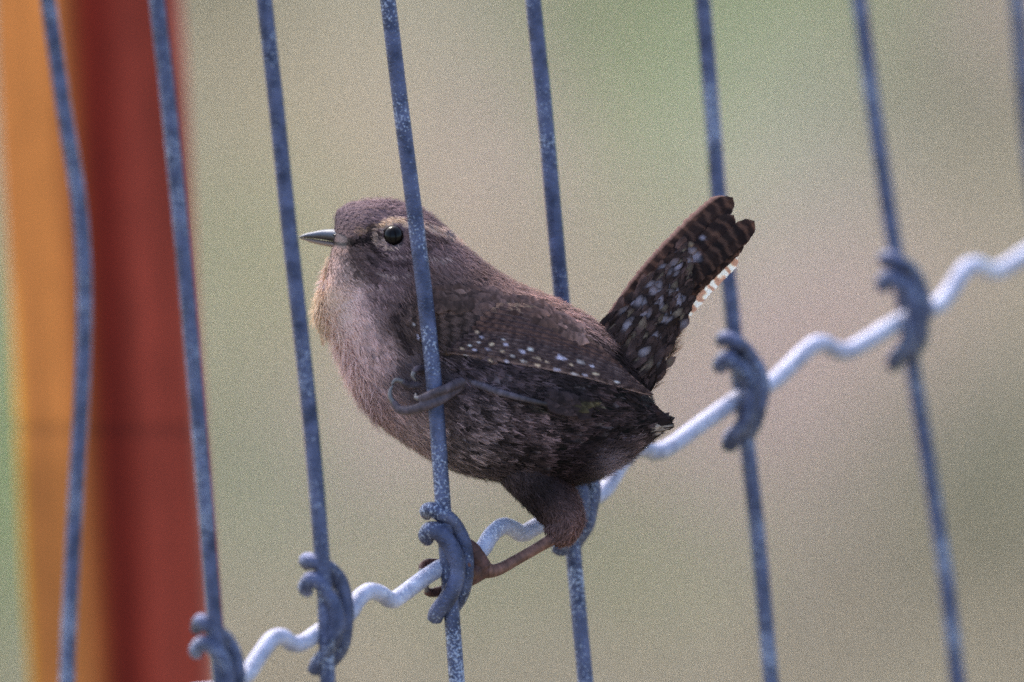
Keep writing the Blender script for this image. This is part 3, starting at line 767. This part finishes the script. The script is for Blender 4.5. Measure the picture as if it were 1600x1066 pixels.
# --- feathers of wing and tail, each its own blade
def blade(root, tip, width, yfun, colfun, bend=0.0, taper=(.55, 1.0, .9), sq=2, nr_=60, nc=9, tilt=0.0, off=0.0, notch=1.0, pt=.28):
    root = np.array(root, float); tip = np.array(tip, float); ax = tip - root; Ln = np.linalg.norm(ax); ax /= Ln; nn = np.array([-ax[1], ax[0]])
    t = np.linspace(0, 1, nr_); prof = np.interp(t, [0, .35, 1 - pt], taper)
    tipr = np.clip((1 - t) / pt, 0, 1); prof = prof * np.sqrt(1 - (1 - tipr) ** sq * .985)
    V = np.zeros((nr_, nc, 3)); S = np.linspace(-1, 1, nc)
    jag = rng.normal(0, .035, (nr_, 2)) * notch
    for i in range(nr_):
        c = root + ax * Ln * t[i] + nn * bend * Ln * 4 * t[i] * (1 - t[i])
        for j, s in enumerate(S):
            ww = width * prof[i] * (1 + (jag[i, 0] if s < 0 else jag[i, 1]) * abs(s) * 1.0)
            uv = c + nn * s * ww - ax * abs(s) * width * .12
            V[i, j, :2] = uv
            V[i, j, 2] = yfun(uv[0], uv[1]) + off + s * tilt + abs(s) ** 2 * .06 * width - (1.2 if nc // 2 == j else 0)
    V = V.reshape(-1, 3)
    tt_ = np.repeat(t, nc); ss = np.tile(S, nr_)
    C = colfun(V, tt_, ss, Ln)
    F = [(i * nc + j, i * nc + j + 1, (i + 1) * nc + j + 1, (i + 1) * nc + j) for i in range(nr_ - 1) for j in range(nc - 1)]
    uv = np.stack([ss * width, tt_ * Ln * 2 + np.abs(ss) * -width], 1)
    return V, F, np.clip(C * 1.45, .003, .7), uv
# depth field of the folded wing
GU = np.arange(560, 1110, 6); GVv = np.arange(400, 720, 6)
gy = np.array([[surf_y(u, v) if surf_y(u, v) is not None else 150.0 for v in GVv] for u in GU])
raw = gy.copy()
for _ in range(10):
    gp = np.pad(gy, 1, mode='edge'); gy = (gp[:-2, 1:-1] + gp[2:, 1:-1] + gp[1:-1, :-2] + gp[1:-1, 2:] + 2 * gp[1:-1, 1:-1]) / 6
gy = np.minimum(gy, raw)
_gu = np.clip((GU - 930) / 60.0, 0, 1)[:, None]; gy = gy * (1 - _gu) + np.minimum(gy, 40.0) * _gu
def wing_y(u, v):
    x = np.clip((u - GU[0]) / 6, 0, len(GU) - 1.001); y = np.clip((v - GVv[0]) / 6, 0, len(GVv) - 1.001)
    i, j = int(x), int(y); fx, fy_ = x - i, y - j
    return (gy[i, j] * (1 - fx) + gy[i + 1, j] * fx) * (1 - fy_) + (gy[i, j + 1] * (1 - fx) + gy[i + 1, j + 1] * fx) * fy_
SPOTS = [(632, 518, 3.5, 5), (641, 524, 4, 6), (653, 527, 3.5, 5), (646, 508, 3, 2.5), (668, 540, 4, 3), (752, 527, 5, 3), (748, 535, 4, 2), (768, 538, 5, 3), (762, 546, 5, 3), (787, 531, 4, 2), (785, 549, 5, 3), (816, 550, 6, 3.4), (828, 546, 6, 2.4), (840, 560, 7, 3), (877, 559, 9, 4.5), (907, 566, 8, 3.6),
         (766, 564, 6, 2.8), (793, 566, 6, 2.6), (818, 565, 6, 3), (840, 571, 6, 2.6), (870, 578, 7, 3.2), (898, 585, 7, 2.8), (932, 585, 7, 2.6), (914, 586, 5, 2), (963, 597, 6, 2), (745, 519, 4, 3), (790, 538, 4, 3),
         (735, 540, 4, 2.4), (722, 545, 4, 2.4), (741, 547, 4, 2.4), (728, 556, 5, 2.4), (855, 566, 5, 2), (925, 572, 5, 2), (800, 556, 5, 2.5), (892, 570, 5, 2)]
def spots_on(V, C, gain=1.0):
    for i, (u, v, a, b) in enumerate(SPOTS):
        a, b = a * .85, b * .8
        dx, dy = V[:, 0] - u, V[:, 1] - v; ca, sa = .97, .24
        wv_ = (vnoise(np.stack([V[:, 0] * .3, V[:, 1] * .3, V[:, 0] * 0], 1), 31) - .5) * 1.6
        d = ((dx * ca + dy * sa) / a) ** 2 + ((-dx * sa + dy * ca) / b) ** 2 + wv_
        s = np.clip(1.3 - d, 0, 1)[:, None] * gain * (.55 + .45 * ((i * 7) % 5) / 4)
        C = C * (1 - s) + lin([(196, 186, 188), (198, 172, 150), (182, 174, 196)][i % 3]) * s
    return C
def col_flight(seed, brown=(70, 54, 54), dark=(34, 26, 30)):
    def f(V, t, s, Ln):
        n = vnoise(np.stack([t * Ln * .14 + seed, s * 1.3 + seed, 0 * t], 1), seed)
        bars = .5 + .5 * np.sin(t * Ln / (2.4 + .13 * (seed * 5 % 7)) + seed * seed * 1.3 + s * 1.6 + n * 5)
        a = np.clip(.75 * bars + .8 * (n - .35), 0, 1.1)[:, None]
        C = lin(dark) * (1 - a) + lin(brown) * a
        edge = np.clip((s - .62) * 5, 0, 1)[:, None]                       # paler leading edge
        C = C * (1 - edge * .75) + lin((124, 100, 94)) * edge * .75
        sh = (np.abs(s) < .12)[:, None]; C = np.where(sh, lin((58, 44, 46)), C)
        return spots_on(V, C, .95)
    return f
def col_covert(seed):
    def f(V, t, s, Ln):
        c0 = paint(V[:, :2], False)
        n = vnoise(np.stack([V[:, 0] * .13, V[:, 1] * .2, 0 * t + seed * .37], 1), 5)
        bars = np.sin(t * Ln / 3.6 + seed)
        a = np.clip(.5 + .5 * bars + (n - .5) * 1.2, 0, 1)[:, None]
        C = c0 * (.28 + .85 * a)
        e = np.clip((t - .85) * 6, 0, 1)[:, None]; C = C * (1 - .4 * e) + lin((130, 104, 88)) * .4 * e
        return spots_on(V, C, .95)
    return f
def make_wing():
    wing = empty('wing', (0, 0, 0)); wing.parent = wren
    N = 12
    # flight feathers: from the lowest (outermost) up to the tertials, each overlapping the one below
    roots = catmull([(700, 548), (716, 536), (735, 520), (752, 500), (775, 482)], N)
    tips = catmull([(1022, 617), (1004, 603), (980, 582), (945, 550), (905, 520)], N)
    for i in range(N):
        wd = np.interp(i, [0, 4, N - 1], [9, 13, 17])
        V, F, C, uv = blade(roots[i], tips[i], wd, wing_y, col_flight(i + 1, *(((92, 74, 72), (34, 25, 29)) if i < 6 else ((92, 66, 58), (44, 30, 29)))), bend=-.035, off=-7 - i * .6, tilt=2.0, nr_=110, nc=11, taper=(.5, 1, .75), pt=.2, notch=.5)
        mesh_obj('flight_feather', P(V), F, M_quill, wing, col=C, uv=uv)
    # rows of coverts
    rows = [(14, [(655, 520), (690, 522), (730, 510), (775, 488)], [(742, 560), (800, 568), (850, 548), (880, 512)], 10, -13),
            (14, [(636, 500), (670, 500), (710, 488), (750, 468)], [(700, 552), (745, 548), (790, 528), (830, 494)], 10, -13),
            (13, [(625, 484), (655, 480), (690, 470), (725, 452)], [(664, 532), (700, 528), (745, 510), (790, 478)], 9, -11)]
    for ri, (n, r0, t0, wd, off) in enumerate(rows):
        R = catmull(r0, n); T = catmull(t0, n)
        for i in range(n):
            V, F, C, uv = blade(R[i] + rng.normal(0, 2, 2), T[i] + rng.normal(0, 2.5, 2), wd * rng.uniform(.85, 1.15), wing_y, col_covert(i * 3 + ri), bend=-.04, off=off + 9 - i * .35, tilt=1.6, nr_=34, nc=7, pt=.35)
            mesh_obj('covert_feather', P(V), F, M_quill, wing, col=C, uv=uv)
    return wing
make_wing()
def far_wing():
    wing = empty('wing', (0, 0, 0)); wing.parent = wren
    fyy = lambda u, v: 2 * Y0 - wing_y(u, v)
    roots = catmull([(760, 560), (780, 530), (800, 500)], 6); tips = catmull([(1000, 612), (975, 588), (930, 540)], 6)
    for i in range(6):
        V, F, C, uv = blade(roots[i], tips[i], 13, fyy, col_flight(i + 31), bend=-.03, off=9 + i, nr_=50, nc=7)
        mesh_obj('flight_feather', P(V), F, M_quill, wing, col=C, uv=uv)
far_wing()
# --- tail
def make_tail():
    tail = empty('tail', (0, 0, 0)); tail.parent = wren
    ty = lambda u, v: 100 - .12 * (u - 950)
    def col_t(seed, brown, dark, lit_edge=None, bars=None):
        def f(V, t, s, Ln):
            n = vnoise(np.stack([V[:, 0] * .09, V[:, 1] * .09, 0 * t + seed], 1), seed)
            b = .5 + .5 * np.sin(t * Ln / 6.5 + seed * 1.7 + (n - .5) * 3)
            a = np.clip(.5 * b + .6 * (n - .35), 0, 1)[:, None]
            C = lin(dark) * (1 - a) + lin(brown) * a
            bb = np.clip(np.sin(t * Ln / 3.0 + seed * .6 + s * .8 + n * 3) - .35, 0, 1)[:, None] * .8; C = C * (1 - bb) + lin((92, 66, 56)) * bb
            for bu, bv, br2 in ((1087, 402, 9), (1078, 396, 7), (1050, 420, 12), (1098, 372, 4), (1062, 398, 5), (1040, 440, 9)):
                q = np.clip(1.4 - np.hypot(V[:, 0] - bu, V[:, 1] - bv) / br2 + (n - .5) * .8, 0, 1)[:, None] * .8; C = C * (1 - q) + lin((126, 122, 138)) * q
            if lit_edge is not None:  # rim light along one feather edge, painted into the colour
                e = np.clip((s * lit_edge[0] - .68) * 4, 0, 1)[:, None]; C = C * (1 - e) + lin(lit_edge[1]) * e
            if bars is not None:
                b2 = np.clip((np.sin(t * Ln / 3.1 + 1.0 + n * 4) + .25) * 1.8, 0, 1)[:, None]; C = lin(bars[0]) * b2 + lin(bars[1]) * (1 - b2)
            return C
        return f
    dk, br = (28, 19, 19), (78, 56, 48)
    specs = [  # root, tip, half width, off, colour, bend
        ((1042, 525), (1150, 397), 14, 20, col_t(3, br, dk, None, ((226, 200, 182), (146, 112, 96))), -.02),
        ((985, 560), (1152, 388), 9, 16, col_t(5, (84, 62, 50), dk), -.01),
        ((950, 508), (1141, 309), 19, 14, col_t(7, (60, 43, 38), (26, 18, 17), (-1, (158, 120, 108))), -.035),
        ((965, 520), (1145, 308), 16, 8, col_t(9, (48, 33, 29), dk), -.02),
        ((975, 530), (1147, 336), 16, 4, col_t(15, (46, 32, 28), dk), -.01),
        ((985, 545), (1162, 377), 11, 6, col_t(11, (52, 37, 31), dk), -.01),
        ((985, 540), (1174, 354), 14, 2, col_t(12, (44, 30, 26), (20, 13, 13)), -.006),
        ((972, 535), (1179, 345), 16, -2, col_t(13, (46, 31, 27), (20, 13, 13)), -.004),
    ]
    for root, tip, wd, off, cf, bend in specs:
        V, F, C, uv = blade(root, tip, wd, ty, cf, bend=bend, off=off, tilt=0, nr_=90, nc=11, taper=(.55, .85, 1.05), pt=.12, sq=2.5, notch=1.2)
        mesh_obj('tail_feather', P(V), F, M_quill, tail, col=C, uv=uv)
    # soft undertail feathers, mottled with pale blotches, sitting over the feather bases
    acc = Acc()
    e0, e1 = np.array([922, 528.]), np.array([1008, 625.])     # base edge, left to right
    f0, f1 = np.array([1066, 380.]), np.array([1068, 488.])    # where the cover runs out
    n = 320
    order = sorted([(rng.uniform(0, 1) ** .9, rng.uniform(0, 1)) for _ in range(n)], reverse=True)
    blot = [(1085, 402, 13), (1048, 420, 15), (1025, 452, 12), (1000, 470, 9), (975, 480, 10), (1040, 500, 10), (1020, 528, 10), (1025, 560, 8), (1008, 553, 8), (1060, 470, 10), (1050, 455, 9), (985, 505, 8), (1010, 490, 8), (1065, 510, 7), (1010, 600, 7), (1000, 445, 6), (1030, 475, 8)]
    for k, (a, b) in enumerate(order):
        r = (e0 * (1 - b) + e1 * b) * (1 - a) + (f0 * (1 - b) + f1 * b) * a
        hl = (e0 * (1 - b) + e1 * b); ft = (f0 * (1 - b) + f1 * b); dr = ft - hl; dr = dr / np.linalg.norm(dr)
        an = rng.normal(0, .22); dr = np.array([dr[0] * math.cos(an) - dr[1] * math.sin(an), dr[0] * math.sin(an) + dr[1] * math.cos(an)])
        Lf = rng.uniform(28, 52) * (1 - .25 * a); tp = r + dr * Lf
        base = lin((52, 39, 37)) * rng.lognormal(0, .4)
        mid = r + dr * Lf * .7
        near = min(math.hypot(mid[0] - bu, mid[1] - bv) / br_ for bu, bv, br_ in blot)
        pale = lin((124, 116, 126)) * rng.uniform(.5, 1.3) if near < .85 else (lin((112, 98, 84)) * rng.uniform(.5, 1.1) if rng.random() < .2 else None)
        def cf(V, t, s, Ln, base=base, pale=pale, ph=rng.uniform(0, 6)):
            C = base[None] * (.7 + .6 * (.5 + .5 * np.sin(t * Ln / 4.5 + ph)))[:, None]
            if pale is not None:
                g = (np.clip(1 - np.abs(t - .70) / .28, 0, 1) * np.clip(1.3 - np.abs(s) * 1.0, 0, 1))[:, None]
                C = C * (1 - g) + pale * g
            tipd = np.clip((t - .88) * 8, 0, 1)[:, None]; C = C * (1 - .5 * tipd)
            return C
        V, F, C, uv = blade(r, tp, rng.uniform(5.5, 8.5), ty, cf, bend=rng.normal(0, .04), off=-8 - 24 * (1 - a) * (1 - (2 * b - 1) ** 2 * .6), nr_=10, nc=5, tilt=rng.normal(0, 1.5), notch=2.5, pt=.4)
        acc.add(V, F, C, uv)
    acc.build('tail_covert_feathers', M_quill, tail, kind='stuff')
    # fluff along the right-hand side of the tail base
    n = 900; a = rng.uniform(0, 1, n)
    q = np.stack([np.interp(a, [0, .5, 1], [1018, 1052, 1062]), np.interp(a, [0, .5, 1], [615, 550, 478]), rng.uniform(76, 104, n)], 1)
    f = np.tile(np.array([[.45, -1, 0.]]), (n, 1)); f /= np.linalg.norm(f[0]); nn_ = np.tile(np.array([[.9, .4, -.2]]), (n, 1)); nn_ /= np.linalg.norm(nn_[0])
    add_strands(q - nn_ * rng.uniform(0, 14, n)[:, None], f, nn_, np.full(n, 24.), .7, .35, lin((150, 116, 96))[None] * rng.uniform(.25, 1.2, n)[:, None], .4)
make_tail()
# vent tuft: dark pointed feathers under the tail
def vent():
    acc = Acc()
    for k in range(80):
        a = rng.uniform(0, 1); r = np.array([985 + rng.uniform(-22, 12), 635 + 45 * a]); tp = np.array([1056 - 30 * (1 - a) ** 1.5 + rng.normal(0, 1.5) - 22 * (a > .85), 636 + 36 * a + rng.normal(0, 1.5)])
        base = lin((36, 25, 25)) * rng.lognormal(0, .3)
        if a > .8: base = lin((150, 132, 120)) * rng.uniform(.3, 1)
        def cf(V, t, s, Ln, base=base): return base[None] * (.8 + .4 * np.sin(t * 9))[:, None]
        V, F, C, uv = blade(r, tp, rng.uniform(6, 9), lambda u, v: 70 + .0 * u, cf, nr_=14, nc=5, off=rng.uniform(-8, 8), notch=2, pt=.4)
        acc.add(V, F, C, uv)
    acc.build('vent_feathers', M_quill, wren, kind='stuff')
vent()
def cover(n, poly, flow, L, W, lift_y, spread=.2):
    a = rng.uniform(0, 1, n); b = rng.uniform(-1, 1, n)
    q = np.array(poly, float); s = np.linspace(0, 1, len(q))
    u = np.interp(a, s, q[:, 0]); v = np.interp(a, s, q[:, 1]) + b * np.interp(a, s, q[:, 2])
    y = np.array([wing_y(x, z) for x, z in zip(u, v)]) - lift_y
    p = np.stack([u, v, y], 1); f = np.tile(np.array([[flow[0], flow[1], -.05]]), (n, 1)); f /= np.linalg.norm(f[0])
    nn_ = np.tile(np.array([[0, -.15, -1.]]), (n, 1)); nn_ -= f * np.einsum('ij,ij->i', nn_, f)[:, None]; nn_ /= np.linalg.norm(nn_, axis=1)[:, None]
    c0 = paint(p + f * L * .5) * rng.lognormal(0, .25, n)[:, None]
    add_feathers(p, f, nn_, np.full(n, float(L)), np.full(n, float(W)), .08, c0 * .55, c0 * 1.2, (rng.random(n) < .6) * .7, spread)
cover(260, [(655, 462, 14), (720, 462, 18), (780, 470, 18), (850, 492, 16), (900, 520, 12)], (1, .45), 24, 7, 14)
cover(70, [(852, 618, 12), (905, 636, 16)], (1, .35), 24, 6, 16)
build_plumage()
